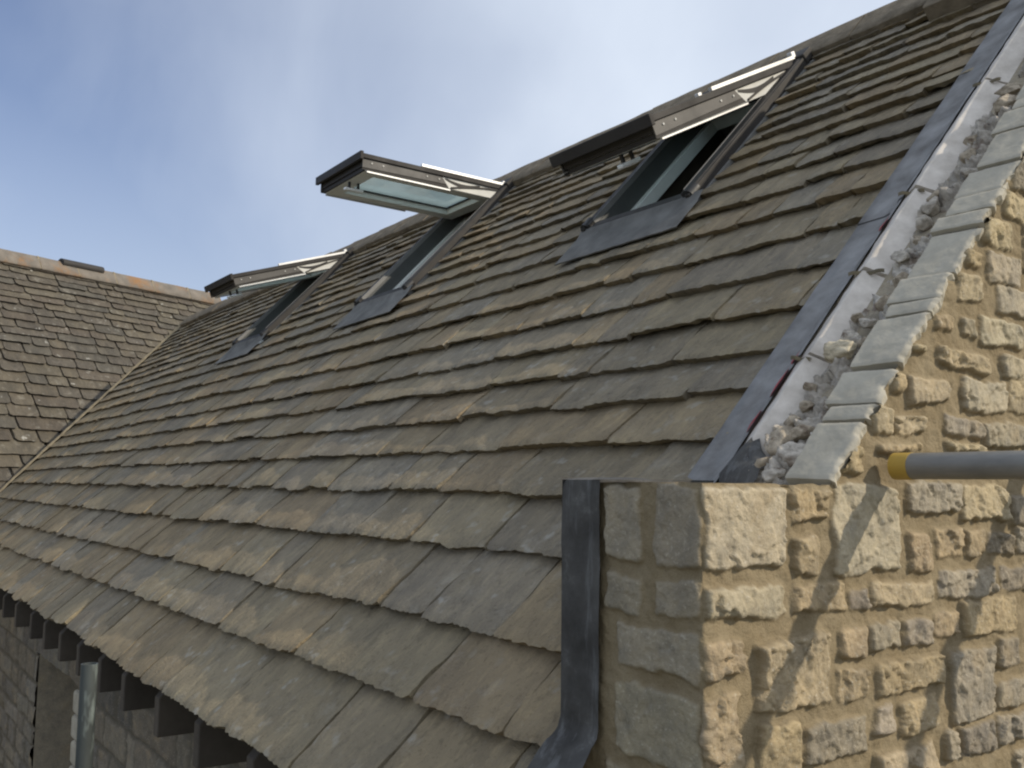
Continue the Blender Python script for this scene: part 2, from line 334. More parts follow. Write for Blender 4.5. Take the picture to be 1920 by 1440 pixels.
def slate_mesh(mb, courses, spans, frame, seed, widths, fine, jag, thick, palette, corner=.006, verge=None, gap=.0025, tilt=.026, h0=-.015):
    """every slate is a thick slab with a chipped lower edge, lapped over the course below"""
    g = random.Random(seed)
    for ci, (sb, stp, joints) in enumerate(courses):
        for (xa, xb, ca, cb) in spans(sb, stp):
            edges = sorted([j for j in joints if xa+.05 < j < xb-.05]); xs = [xb]
            x = xb
            while x > xa+1e-6:
                lim = [j for j in edges if j < x-1e-6]; nj = lim[-1] if lim and x-lim[-1] < .75 and joints else None
                w = (x-nj) if nj is not None else g.choice(widths)*g.uniform(.8, 1.2)
                if x-w < xa+.07: w = x-xa
                x0, x1 = x-w, x; x -= w; xs.append(x)
                fi = fine(x1); nx = max(4, int(w/fi)); head = .075 if cb >= stp-1e-6 else 0.0
                b0 = max(sb, ca)+(g.uniform(-.009, .009) if ca <= sb else 0); t0 = min(stp, cb)+head
                if t0-b0 < .03: continue
                ns = max(4, int((t0-b0)/(fi*1.5))); sd = g.randint(0, 9999); tl = tilt*g.uniform(.85, 1.2); lw = 1.0 if sb < .6 else .5; lift = g.uniform(0, .006)*lw; ax = g.uniform(-.014, .014)*lw
                gp = gap*(2.8 if sb < .7 else 1.2); X = np.linspace(x0+gp*g.uniform(.3, 1.2), x1-gp*g.uniform(.3, 1.2), nx+1); Tn = np.linspace(0, 1, ns+1)**1.0
                eb = fbm(X*11, X*0+ci*7.3, seed+ci, 3)*jag*1.2+fbm(X*30+sd, X*0+sd*.37, sd, 4)*jag*.6+fbm(X*80, X*0+sd*.7, sd+4, 3)*jag*.6
                for side in (X-X[0], X[-1]-X):
                    cr = corner*g.uniform(.4, 1.6)*(2.2 if sb < .7 else 1); k = side < cr; eb = eb+np.where(k, cr-np.sqrt(np.maximum(cr*cr-(cr-side)**2, 0)), 0)
                S = (b0+eb)[:, None]+(t0-b0-eb)[:, None]*Tn[None, :]
                XX = np.repeat(X[:, None], ns+1, 1)+(fbm(Tn[None, :]*4+sd, 0*Tn[None, :]+3, sd+9, 3)*.006)*np.ones((nx+1, 1))
                if verge is not None: XX = np.maximum(XX, verge(S))
                rel = (S-b0)/(t0-b0)
                H = h0+lift+tl*(1-rel*1.25)+(XX-(x0+x1)/2)*ax+fbm(XX*7, S*7, sd, 3)*.0055+fbm(XX*26, S*15, sd+2, 4)*.0036
                H[:, 0] -= .0035
                tk = thick*g.uniform(.75, 1.45); c = np.array(g.choice(palette))*g.uniform(.92, 1.09)
                off = np.array([g.uniform(0, 50), g.uniform(0, 50), g.uniform(0, 50)])
                crd = np.stack([XX, S, H*0], -1)+off
                mb.grid(frame(XX, S, H), crd=crd, col=c)
                # edge faces: lower edge, then both sides
                for ei, (ax_, hx, sx) in enumerate(((XX[:, 0], H[:, 0], S[:, 0]), (XX[0], H[0], S[0]), (XX[-1], H[-1], S[-1]))):
                    n = len(ax_); hj = tk+.004*fbm(ax_*40, sx*40, sd+7, 2); V = np.stack([frame(ax_, sx, hx), frame(ax_, sx+(.015 if ei == 0 else 0), hx-hj)], 0)
                    cc = np.stack([np.stack([ax_, sx, 0*sx], -1), np.stack([ax_, sx, 0*sx-.02], -1)], 0)+off
                    mb.grid(V, smooth=False, crd=cc, col=c)

PAL = [(.284, .230, .150), (.266, .222, .152), (.252, .215, .155), (.292, .232, .148), (.242, .208, .155), (.280, .222, .144), (.248, .218, .166), (.284, .238, .160)]
bounds = [-.298, -.045, .157, .386, .59, .771, .939, 1.095, 1.255, 1.441, 1.627, 1.80, 1.955, 2.10, 2.225, 2.343, 2.453, 2.56, 2.655, 2.75, 2.838, 2.925, 3.01, 3.09, 3.17]
JN = {0: [-3.191, -2.78, -2.42, -2.16, -1.683, -1.118, -.80, -.436], 1: [-2.9, -2.616, -2.18, -1.84, -1.525, -.86, -.50], 2: [-2.056, -1.703, -1.309, -1.066, -.733], 3: [-3.212, -2.682, -2.164, -1.796, -1.443, -1.039, -.66], 4: [-1.5, -1.162, -.623], 5: [-1.833, -1.359, -.845]}
courses = [(a, b, JN.get(i, [])) for i, (a, b) in enumerate(zip(bounds[:-1], bounds[1:]))]
def main_spans(sb, stp):
    cuts = []; x = VERGE_X
    for c in WIN:
        if stp > 2.09 and sb < 3.10:
            cuts.append((c+HW, x, -9, 99))
            if sb < 2.085: cuts.append((c-HW, c+HW, -9, 2.085))
            if stp > 3.105: cuts.append((c-HW, c+HW, 3.105, 99))
            x = c-HW
    cuts.append((xl(sb)-.05, x, -9, 99)); return cuts
mb = MB()
slate_mesh(mb, courses, main_spans, RP, 11, [.13, .17, .21, .25, .30, .36, .45], lambda x: .010 if x > -1.9 else .016 if x > -3.2 else .022 if x > -5 else .034, .009, .023, PAL, verge=xl, tilt=.030, h0=-.017)
mb.build('slate_roof', M_SLATE, house)

# boarding under the slates, with the window holes, and the rear slope
mb = MB(); cuts = [xl(1.5)]+[v for c in sorted(WIN) for v in (c-.29, c+.29)]+[VERGE_X]
for a, b in zip(cuts[:-1], cuts[1:]):
    hole = any(abs((a+b)/2-c) < .01 for c in WIN)
    for s0, s1 in ([(-.24, 2.10), (3.06, 3.29)] if hole else [(-.24, 3.29)]): mb.box((a, s0, -.058), (b, s1, -.032), F=RP)
mb.build('roof_boarding', M_INNER, house)
yr = RP(0, RIDGE_S, 0)[1]; zr = RP(0, RIDGE_S, 0)[2]
def RB(x, s, h): P = RP(x, s, h); P[..., 1] = 2*yr-P[..., 1]; return P
mb = MB(); bc = [(a, a+.25, []) for a in np.arange(-.3, 3.1, .25)]
slate_mesh(mb, bc, lambda a, b: [(-10.2, VERGE_X, -9, 99)], RB, 5, [.3, .4, .5], lambda x: .12, .006, .02, PAL)
mb.box((-10.2, -.24, -.058), (VERGE_X, 3.29, -.032), F=RB); mb.build('rear_slate_roof', M_SLATE, house)

# ridge: sawn stone angle ridges, the big one sits by the gable
mb = MB(); g = random.Random(3); x = -.79
def ridge_stone(mb, xa, xb, up, leg, thick, F1, F2):
    for F in (F1, F2):
        n = 7; X = np.linspace(xa, xb, n); S = np.array([RIDGE_S-leg, RIDGE_S-leg+.006, RIDGE_S-leg*.6, RIDGE_S-leg*.3, RIDGE_S-.02, RIDGE_S+.012])
        XX, SS = np.meshgrid(X, S, indexing='ij'); H = up+.004*fbm(XX*9, SS*9, 21, 3)+np.where(SS > RIDGE_S, -.010, 0)+np.where(SS < RIDGE_S-leg+.003, -.006, 0)
        mb.grid(F(XX, SS, H), flip=F is F2)
        mb.grid(np.stack([F(X, X*0+RIDGE_S-leg, H[:, 0]), F(X, X*0+RIDGE_S-leg, H[:, 0]-thick)], 0), smooth=False)
        for k in (0, -1): mb.grid(np.stack([F(SS[k]*0+X[k], S, H[k]), F(SS[k]*0+X[k], S, H[k]-thick)], 0), smooth=False)
while x > xl(RIDGE_S)+.1:
    mb = MB(); w = g.uniform(.40, .48); x0 = max(x-w, xl(RIDGE_S)+.02); ridge_stone(mb, x0+.004, x-.004, .036+g.uniform(-.004, .004), .20+g.uniform(-.01, .01), .035, RP, RB); x = x0; mb.build('ridge_stone', M_RIDGE, house)
mb = MB(); ridge_stone(mb, -.80, -.40, .075, .36, .075, RP, RB); o = mb.build('ridge_stone', M_RIDGE, house)
o['label'] = 'larger smooth ridge stone at the gable end'

# ---------------- gable wall with its pier: one sheet wrapped round the arris
GAB = [('pale',0.003,0.194,-0.143,0.003),('pale',0.004,0.203,-0.219,-0.170),('tan',0.003,0.089,-0.308,-0.253),('tan',-0.001,0.083,-0.469,-0.334),('tan',0.218,0.312,-0.063,-0.001),('tan',0.223,0.283,-0.154,-0.087),('pale',0.330,0.515,-0.159,-0.001),('grey',0.549,0.733,-0.052,0.012),('cream',0.740,0.920,-0.069,0.006),('dark',0.930,1.113,-0.080,-0.010),('tan',0.549,0.628,-0.164,-0.089),('tan',0.649,0.741,-0.141,-0.081),('tan',0.751,0.818,-0.141,-0.086),('dark',0.826,0.926,-0.142,-0.092),('grey',0.940,1.107,-0.141,-0.079),('tan',0.220,0.359,-0.221,-0.169),('dark',0.366,0.426,-0.227,-0.184),('cream',0.432,0.632,-0.227,-0.180),('grey',0.652,0.851,-0.221,-0.165),('dark',0.872,1.099,-0.216,-0.163),('mix',0.121,0.318,-0.373,-0.256),('tan',0.341,0.413,-0.306,-0.252),('grey',0.420,0.517,-0.297,-0.251),('grey',0.528,0.619,-0.300,-0.250),('tan',0.629,0.717,-0.288,-0.244),('tan',0.730,0.934,-0.295,-0.225),('mix',0.335,0.415,-0.378,-0.324),('tan',0.439,0.654,-0.381,-0.321),('grey',0.679,0.840,-0.459,-0.319),('dark',0.855,0.938,-0.369,-0.305),('grey',0.849,1.077,-0.451,-0.392),('grey',0.436,0.500,-0.447,-0.390),('tan',0.513,0.639,-0.455,-0.397),('tan',0.121,0.224,-0.481,-0.390),('dark',0.235,0.417,-0.476,-0.404),('cream',0.446,0.628,-0.556,-0.477),('dark',0.703,0.836,-0.530,-0.465),('grey',0.846,1.071,-0.523,-0.463),('grey',0.652,0.694,-0.527,-0.466),('grey',0.902,1.064,-0.606,-0.539),('tan',0.348,0.420,0.016,0.072),('cream',0.454,0.510,0.098,0.154),('cream',0.516,0.613,0.102,0.144),('grey',0.692,0.827,0.101,0.141),('tan',0.467,0.612,0.065,0.084),('cream',0.692,0.822,0.071,0.091),('grey',0.834,1.128,0.087,0.143),('cream',0.566,0.706,0.164,0.214),('pale',0.759,0.927,0.159,0.229),('cream',0.937,1.136,0.165,0.238),('tan',0.515,0.553,0.182,0.217),('cream',0.585,0.630,0.263,0.281),('cream',0.670,0.864,0.241,0.283),('pale',0.905,1.035,0.234,0.288),('tan',0.661,0.731,0.318,0.352),('pale',0.764,0.819,0.314,0.358),('pale',0.838,0.998,0.302,0.363),('cream',0.763,0.858,0.388,0.447),('pale',0.907,1.083,0.380,0.442),('pale',0.872,1.017,0.443,0.514),('tan',0.795,0.850,0.462,0.501),('cream',0.856,0.977,0.523,0.591),('cream',0.959,1.102,0.598,0.661)]
PIER = [(-.238, -.137, -.137, -.003), (-.106, .0, -.143, -.003), (-.238, -.137, -.223, -.158), (-.106, .0, -.222, -.160), (-.208, .0, -.318, -.240), (-.212, .0, -.460, -.338)]
GR = .0012
stones = [(t, u0-GR if u0 > .02 else u0, u1+GR, v0-GR, v1+GR) for t, u0, u1, v0, v1 in GAB]
stones = [(t, max(u0, .0), u1, v0, min(v1, -.002) if u1 < .34 else v1) for t, u0, u1, v0, v1 in stones]
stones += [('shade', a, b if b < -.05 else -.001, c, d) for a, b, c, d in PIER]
av = [(a, b, c, d) for _, a, b, c, d in stones]
stones += [(t, a, b, c, d) for t, a, b, c, d in random_courses(1.15, 2.6, -1.3, 1.95, 41)]
stones += [(t, a, b, c, d) for t, a, b, c, d in random_courses(0.0, 1.15, -1.3, -.50, 43, avoid=av) if d < -.49]
stones += [(t, a, b, c, d) for t, a, b, c, d in random_courses(1.03, 1.6, .46, 1.4, 47, avoid=av)]
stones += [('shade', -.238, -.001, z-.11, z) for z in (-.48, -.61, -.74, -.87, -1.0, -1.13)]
Ua = np.concatenate([np.arange(-.345, 1.13, .0032), np.arange(1.13, 1.7, .006), np.arange(1.7, yr+.001, .02), [yr]])
Va = np.concatenate([np.arange(-3.3, -.75, .12), np.arange(-.75, -.6, .008), np.arange(-.6, .86, .0032), np.arange(.86, 1.4, .008), np.arange(1.4, 2.2, .02)])
UU, VV = np.meshgrid(Ua, Va, indexing='ij')
hh, colr, msk = masonry(UU, VV, stones, 17)
arr = .006                                                            # rounding of the arris
ang = np.clip((UU+arr)/(2*arr), 0, 1)*math.pi/2                       # 0 on the pier face, 90 degrees on the gable face
nx_, ny_ = np.sin(ang), -np.cos(ang)
bx = np.where(UU < -arr, UU, np.where(UU > arr, 0, -arr+arr*nx_)); by = np.where(UU > arr, UU, np.where(UU < -arr, 0, arr+arr*ny_))
top = np.where(UU < .30, 0.0+.002*vnoise(UU*40, UU*0, 3), np.maximum(0, -.462+(UU*math.sin(TH)+.082)/math.cos(TH)))
top = np.where(UU < .0, .001*vnoise(UU*40, UU*0, 3), top)
Vc = np.minimum(VV, top)
k = (VV[:-1, :-1] < np.maximum(top[:-1, :-1], top[1:, :-1]))
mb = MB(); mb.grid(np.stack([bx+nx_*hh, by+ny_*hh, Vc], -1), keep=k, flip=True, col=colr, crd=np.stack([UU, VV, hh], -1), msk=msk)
# thickness behind the face, up to the rake and the pier top
def prism_x(mb, poly, x0, x1, **k):
    n = len(poly); mb.add([(x0, y, z) for y, z in poly]+[(x1, y, z) for y, z in poly], [tuple(range(n)), tuple(range(2*n-1, n-1, -1))]+[(i, i+n, (i+1) % n+n, (i+1) % n) for i in range(n)], **k)
hc = .045; zz = lambda y: -.462+(y*math.sin(TH)+hc)/math.cos(TH)
poly = [(.014, -3.3), (.014, -.006), ((.462-.006-hc/math.cos(TH))/math.tan(TH), -.006), (yr, zz(yr)), (2*yr-.014, zz(.014)), (2*yr-.014, -3.3)]
prism_x(mb, poly, -.322, -.016, col=TONES['grey'], msk=1.0)
mb.build('gable_wall', M_GABLE, house)
# bed of mortar over the pier top
X_, Y_ = np.meshgrid(np.linspace(-.335, .0, 70), np.linspace(.004, .42, 90), indexing='ij')
mb = MB(); mb.grid(np.stack([X_-.004, Y_, -.0035+.003*fbm(X_*30, Y_*30, 5, 3)], -1), crd=np.stack([X_, Y_, 0*X_], -1), col=(.40, .35, .26)); mb.build('pier_top_bed', M_RUBBLE, house)

# ---------------- sawn stones along the rake
sl = [(.568, .716), (.728, .768), (.776, .871), (.880, 1.028), (1.036, 1.076), (1.083, 1.166), (1.176, 1.328), (1.336, 1.389), (1.396, 1.465), (1.476, 1.580)]
g = random.Random(9); s = 1.59
while s < 3.2: w = g.choice([.045, .08, .10, .14, .15]); sl.append((s, s+w)); s += w+g.uniform(.008, .012)
for i, (a, b) in enumerate(sl):
    n, m_ = max(6, int((b-a)/.005)), 26; S_ = np.linspace(a, b, n+1); T_ = np.linspace(0, 1, m_+1)
    xin = -.108+g.uniform(-.012, .010); ed = .006+.009*fbm(S_*45, S_*0+i, 31+i, 3)-.006*np.abs(np.sin((S_-a)/(b-a)*math.pi*g.choice([1, 2])))*g.uniform(0, 1.5)
    xin_ = xin+.003*fbm(S_*30, S_*0+i, 61+i, 3)
    skew = g.uniform(-.006, .006)
    XX = xin_[:, None]+(ed-xin_)[:, None]*T_[None, :]; SS = S_[:, None]+(T_[None, :]*skew)+0*XX
    top_ = .088+g.uniform(-.004, .006); H = top_+.0012*fbm(XX*40, SS*40, i, 3)-.010*sstep(.93, 1.0, T_)[None, :]*(.5+.5*vnoise(SS*60, XX*60, 5+i))
    H[0] -= .002; H[-1] -= .002
    c = np.array([1, 1, 1])
    mb = MB(); mb.grid(RP(XX, SS, H))
    for (xe, se, he) in ((XX[0], SS[0], H[0]), (XX[-1], SS[-1], H[-1]), (XX[:, 0], SS[:, 0], H[:, 0]), (XX[:, -1], SS[:, -1], H[:, -1])):
        lv = [RP(xe, se, he), RP(xe-.004*(1+fbm(xe*50, se*50, i, 2))*(xe > -.03), se, he-.013), RP(xe-.034*(xe > -.03), se, he-.05)]
        mb.grid(np.stack(lv, 0), smooth=False)
    mb.build('cut_stone', M_CUT, house)

# ---------------- mortar and rubble between the lead and the sawn stones
X_, S_ = np.meshgrid(np.linspace(-.240, -.100, 44), np.linspace(.52, 3.25, 760), indexing='ij')
inner = -.216+.022*fbm(S_*9, S_*0+2, 95, 3); edge = sstep(inner, inner+.014, X_)*(1-sstep(-.112, -.1, X_))
lump = .006+facets(X_*30+fbm(X_*30, S_*30, 3, 2), S_*30, 77)*.024+np.maximum(fbm(X_*18, S_*13, 78, 4), -.3)*.036+facets(X_*80, S_*80, 76)*.007+fbm(X_*90, S_*90, 79, 3)*.005
hole_ = sstep(.15, .5, fbm(X_*11+4, S_*7, 90, 3)); H = .052+edge*lump-.03*hole_*edge-.030*(1-edge)
wt = sstep(-.2, .5, fbm(X_*9, S_*6, 83, 3))[..., None]; cl = np.array([.48, .44, .38])*(1-wt)+np.array([.68, .64, .57])*wt
mb = MB(); mb.grid(RP(X_, S_, H), crd=np.stack([X_, S_, H], -1), col=cl); mb.build('mortar_bedding', M_RUBBLE, house)
def lump_obj(x, s, h, rx, rs, rh, seed, col, name='mortar_lump', box=0.0):
    a, b = np.meshgrid(np.linspace(0.02, math.pi-.02, 26), np.linspace(0, 2*math.pi, 41), indexing='ij')
    d = np.stack([np.sin(a)*np.cos(b), np.sin(a)*np.sin(b), np.cos(a)], -1); q = np.random.default_rng(seed)
    nrm = q.normal(size=(13, 3)); nrm /= np.linalg.norm(nrm, axis=1)[:, None]
    if box: nrm = np.vstack([np.eye(3), -np.eye(3), nrm[:4]])
    c = q.uniform(.62, 1.0, len(nrm)); c[:6] = .8 if box else c[:6]
    k_ = np.min(c/np.maximum(d@nrm.T, .12), -1); k_ = np.minimum(k_, 1.35)*(1+.10*fbm(d[..., 0]*4, d[..., 1]*4, seed, 4, z=d[..., 2]*4)); k_[:, -1] = k_[:, 0]
    V = RP(x+d[..., 0]*rx*k_, s+d[..., 1]*rs*k_, h+d[..., 2]*rh*k_); mb = MB()
    mb.grid(V, crd=d*.05+seed, col=col); return mb.build(name, M_RUBBLE, house)
lump_obj(-.175, .952, .076, .046, .026, .022, 5, (.66, .58, .42), box=.55)['label'] = 'pale yellowish block of mortar jutting from the rake'
g = random.Random(21)
for (x, s, rr) in ((-.13, .985, .020), (-.19, .69, .030), (-.155, .655, .026), (-.165, .72, .024), (-.16, .60, .020), (-.135, .80, .016), (-.19, 1.50, .022), (-.185, 1.44, .018), (-.150, 1.93, .030), (-.14, 1.62, .016), (-.145, 1.20, .017), (-.15, 1.13, .019), (-.205, .63, .020), (-.20, .745, .017), (-.185, .80, .014), (-.21, .86, .012), (-.19, 1.02, .020), (-.16, 1.06, .016), (-.205, 1.09, .013), (-.19, 1.30, .017), (-.17, 1.36, .015), (-.20, 1.545, .016), (-.17, 1.70, .020), (-.19, 1.78, .016), (-.15, 1.85, .018), (-.18, 2.02, .022), (-.15, 2.2, .022), (-.18, 2.35, .02)):
    lump_obj(x, s, .064, rr*g.uniform(.9, 1.4), rr, rr*.9, g.randint(0, 999), (.50, .43, .33) if g.random() < .5 else (.60, .55, .47))
# white cavity closer
prof = [(-.314, .046), (-.300, .060), (-.266, .079), (-.262, .081), (-.257, .078), (-.224, .052), (-.208, .040)]
mb = MB()
for s0, s1 in ((.63, .958), (.966, 1.256), (1.268, 1.585), (1.60, 2.1), (2.11, 2.7), (2.71, 3.25)):
    S_ = np.linspace(s0, s1, 60); dx = random.uniform(-.004, .004); dh = random.uniform(-.004, .004)
    V = np.stack([RP(np.full(60, p)+dx+.002*fbm(S_*20, S_*0+i, 3, 2), S_, np.full(60, q)+dh+.0015*fbm(S_*25, S_*0+i*3, 8, 2)) for i, (p, q) in enumerate(prof)], 0); mb = MB(); mb.grid(V)
    for k in (0, -1): mb.add(np.vstack([V[:, k], RP(np.array([-.21, -.314]), S_[[k, k]], .02)]), [tuple(range(9))])
    mb.build('cavity_closer', M_CLOSER, house)
mb = MB()
for s0, s1 in ((.735, .80), (.845, .935), (.955, .985), (1.45, 1.50)):
    S_ = np.linspace(s0, s1, 12); w = .006*np.sin(np.linspace(0, math.pi, 12)); mb = MB()
    mb.grid(np.stack([RP(-.318+0*S_-w, S_, .056+0*S_), RP(-.300+0*S_+.3*w, S_, .071+0*S_)], 0)); mb.build('membrane_strip', M_RED, house)
# wall ties
for (s, x0, x1) in ((.962, -.312, -.25), (1.262, -.305, -.20), (1.592, -.315, -.235), (2.105, -.305, -.22)):
    mb = MB(); n = 14; T_ = np.linspace(0, 1, n); xx = x0+(x1-x0)*T_; ss = s-.016*T_; hb = .073+.003*np.sin(T_*9)
    mb.grid(np.stack([RP(xx, ss-.0055, hb-.004), RP(xx, ss, hb+.003), RP(xx, ss+.0055, hb-.003)], 0))
    mb.build('wall_tie', M_WIRE, house)

# ---------------- lead: cover flashing up the verge, corner flap, pier soaker
mb = MB(); prof = [(-.463, .010), (-.461, .0155), (-.425, .017), (-.378, .020), (-.352, .028), (-.330, .045), (-.316, .058), (-.306, .060)]
for s0, s1 in ((.50, 1.60), (1.585, 2.45), (2.44, 3.26)):
    n = int((s1-s0)/.02); S_ = np.linspace(s0, s1, n); up = .003 if s0 > .6 else 0
    V = np.stack([RP(np.full(n, p)+.0025*fbm(S_*5, S_*0+i*.2, 3, 3), S_, np.full(n, q)+up+.0022*fbm(S_*9, S_*0+i*.5, 8, 3)) for i, (p, q) in enumerate(prof)], 0); mb = MB(); mb.grid(V); mb.build('verge_flashing', M_LEAD, house)
mb = MB(); q = [(-.30, .60), (-.285, .665), (-.278, .69), (-.272, .712), (-.262, .695), (-.250, .700), (-.225, .665), (-.200, .645), (-.184, .622), (-.196, .607), (-.188, .585), (-.20, .560), (-.27, .555)]
cx_ = np.mean(q, 0); ring = np.array(q); V = []
for k in (1.0, .75, .5, .25, .02): P_ = cx_+(ring-cx_)*k; V.append(RP(P_[:, 0], P_[:, 1], .086-.03*(k-.3)**2+.006*fbm(P_[:, 0]*30, P_[:, 1]*30, 4, 3)))
V = np.stack([np.vstack([v, v[:1]]) for v in V], 0); mb.grid(V); mb.build('lead_corner_flap', M_LEADDK, house)
# pier soaker: up the pier, over its top, and out onto the slates
mb = MB(); prof = [(-.010, z) for z in np.linspace(.004, -.420, 36)]
e0 = RP(0., -.028, .024); prof += [tuple(np.array([-.010, -.420])*(1-t)**2+2*t*(1-t)*np.array([-.010, -.452])+t*t*e0[1:]) for t in np.linspace(.12, 1, 9)]
prof += [tuple(RP(0., q, .024)[1:]) for q in np.linspace(-.045, -.26, 14)]; prof = np.array(prof); kk = np.arange(len(prof)); fl = np.clip((kk-36)/9, 0, 1)
rows = []
for t in np.linspace(0, 1, 16):
    xx = (-.348-.008*fl)*(1-t)+(-.240+.03*np.clip((kk-42)/10, 0, 1))*t
    w_ = .0026*fbm(kk*.3, kk*0+t*4, 6, 3)+.009*fl*fbm(kk*.33, kk*0+t*4, 16, 3)
    cr_ = .016-np.sqrt(np.maximum(.016**2-np.maximum(.016-(xx+.348), 0)**2, 0)) if t < .2 else 0*kk
    rows.append(np.stack([xx, prof[:, 0]+w_*(1-.3*fl), np.minimum(prof[:, 1]+w_*fl, .004-cr_*(fl < .01))], -1))
mb.grid(np.stack(rows, 0), flip=True)
T_ = np.linspace(0, 1, 9); cap = []
for xx in np.linspace(-.348, -.14, 16):
    fade = 1-sstep(-.24, -.14, np.array(xx)); a = T_*math.pi/2
    cap.append(np.stack([xx+0*a, -.010+(1-np.cos(a))*.012+T_*.06, .004+np.sin(a)*(.006*fade+.001)-.002*T_], -1))
mb.grid(np.stack(cap, 0), flip=True)
side = [np.stack([np.full(20, -.348), np.linspace(-.010, .45, 20), np.full(20, z)], -1) for z in (.008, -.15, -.3, -.47)]
mb.grid(np.stack(side, 0)); mb.build('pier_lead', M_LEADDK, house)

# ---------------- roof windows
def sash_frame(xc, ang):
    """local (x, a, b): a runs from the hinge down the sash, b outwards"""
    t = math.radians(ang); ca, sa = math.cos(t), math.sin(t)
    def F(x, a, b):
        x, a, b = np.broadcast_arrays(np.asarray(x, float), np.asarray(a, float), np.asarray(b, float))
        return RP(xc+x, 3.035-a*ca+b*sa, .028+a*sa+b*ca)
    return F
LABELS = ['nearest roof window, sash only slightly raised', 'middle roof window, sash swung out level', 'farthest roof window, sash part raised']
for wi, (xc, an) in enumerate(zip(WIN, SASH)):
    L = lambda x, s, h: RP(xc+np.asarray(x, float), s, h)
    def piece(name, a, b, mat, FF=L, bevel=0, parent=None):
        m_ = MB(); m_.box(a, b, F=FF); return m_.build(name, mat, parent or win, bevel=bevel)
    mb = MB()                                                     # fixed timber frame lining the hole
    mb.box((-.290, 2.10, -.105), (-.232, 3.06, -.050), F=L); mb.box((.232, 2.10, -.105), (.290, 3.06, -.050), F=L)
    mb.box((-.232, 2.10, -.105), (.232, 2.150, -.052), F=L); mb.box((-.232, 3.01, -.105), (.232, 3.06, -.052), F=L)
    win = mb.build('roof_window', M_WHITE, house, bevel=.003); win['label'] = LABELS[wi]
    for sg in (-1, 1):
        for nm, xa, xb, s0, s1, h0, h1, mt, bv in (('window_reveal', .270, .286, 2.08, 3.08, -.34, -.106, M_INNER, 0), ('frame_rebate', .262, .290, 2.10, 3.06, -.049, .026, M_REBATE, 0),
                ('frame_cladding', .266, .308, 2.09, 3.06, .027, .047, M_DARK, .004), ('frame_side_cladding', .2945, .318, 2.075, 3.09, -.010, .043, M_DARK, .003),
                ('frame_seal', .2635, .2655, 2.12, 3.03, .0265, .0490, M_TRIM, 0), ('side_gutter', .3185, .330, 2.06, 3.12, -.018, .006, M_APRON, 0)):
            x0, x1 = sorted((sg*xa, sg*xb)); piece(nm, (x0, s0, h0), (x1, s1, h1), mt, bevel=bv)
        mb = MB(); mb.tube(L(sg*.300, 2.085, .030), L(sg*.300, 2.140, .030), .026, 16); mb.build('corner_cap', M_BLACK, win, bevel=.003)
    piece('sill_cladding', (-.262, 2.085, -.005), (.262, 2.125, .034), M_DARK, bevel=.004)
    piece('top_hood', (-.325, 3.055, .012), (.325, 3.125, .056), M_DARK, bevel=.006); piece('hood_flashing', (-.335, 3.12, .0), (.335, 3.18, .026), M_DARK, bevel=.004)
    # apron over the slates
    n = 34; X_, S_ = np.meshgrid(np.linspace(-.325, .372, n), np.linspace(1.868, 2.10, 16), indexing='ij')
    tt = (2.10-S_)/.232; S_ = 2.10-tt*(.236-.020*np.clip((X_+.325)/.7, 0, 1)); H = .022+.012*sstep(2.03, 2.10, S_)+.0008*np.sin(X_*60)*tt
    mb = MB(); mb.grid(L(X_, S_, H)); mb.grid(np.stack([L(X_[:, 0], S_[:, 0], H[:, 0]), L(X_[:, 0], S_[:, 0]+.001, H[:, 0]-.006)], 0)); mb.build('apron_flashing', M_APRON, win)
    F = sash_frame(xc, an); w = .270
    mb = MB()                                                     # the sash timber
    for sg in (-1, 1): x0, x1 = sorted((sg*.188, sg*w)); mb.box((x0, .02, -.064), (x1, .900, .0), F=F)
    mb.box((-.188, .815, -.064), (.188, .900, .0), F=F); mb.box((-.188, .02, -.064), (.188, .105, .0), F=F)
    sash = mb.build('sash', M_WHITE, win, bevel=.004)
    mb = MB(); mb.box((-.189, .104, -.020), (.189, .816, -.008), F=F); mb.build('glass_pane', M_GLASS, win)
    mb = MB()
    for sg in (-1, 1): x0, x1 = sorted((sg*.180, sg*.189)); mb.box((x0, .105, -.030), (x1, .815, -.021), F=F)
    mb.box((-.180, .806, -.030), (.180, .816, -.021), F=F); mb.box((-.180, .105, -.030), (.180, .114, -.021), F=F); mb.build('glazing_seal', M_BLACK, win)
    mb = MB()                                                     # outer metal of the sash
    mb.box((-.286, -.01, .001), (-.225, .93, .028), F=F); mb.box((.225, -.01, .001), (.286, .93, .028), F=F); mb.box((-.225, .85, .001), (.225, .93, .028), F=F); mb.box((-.225, -.01, .001), (.225, .07, .028), F=F)
    mb.build('sash_cladding', M_DARK, win, bevel=.003)
    piece('drip_nosing', (-.300, .9305, -.012), (.300, .950, .034), M_DARK, F, .003)
    piece('foot_moulding', (-.268, .9015, -.038), (.268, .918, -.001), M_DARK, F); piece('foot_moulding', (-.260, .9005, -.062), (.260, .910, -.040), M_DARK, F)
    for sg in (-1, 1):                                            # side plates, with rivets, and the light lining by the hinge
        xa = sg*.271
        def plate(name, P_, mat, x0, x1):
            m_ = MB(); m_.hexa(F(np.array([x0]*4+[x1]*4), np.array([p[0] for p in P_]*2), np.array([p[1] for p in P_]*2))); return m_.build(name, mat, win)
        plate('side_plate', [(.39, -.040), (.42, .000), (.925, .000), (.925, -.050)], M_GREYMET, xa, xa+sg*.006)
        plate('side_recess', [(.375, -.060), (.390, -.041), (.925, -.051), (.925, -.061)], M_DARK, xa, xa+sg*.003)
        for a_ in (.44, .52, .80, .87):
            mb = MB(); mb.tube(F(xa+sg*.006, a_, -.020), F(xa+sg*.010, a_, -.020), .0042, 10); mb.build('rivet', M_CREAM, win)
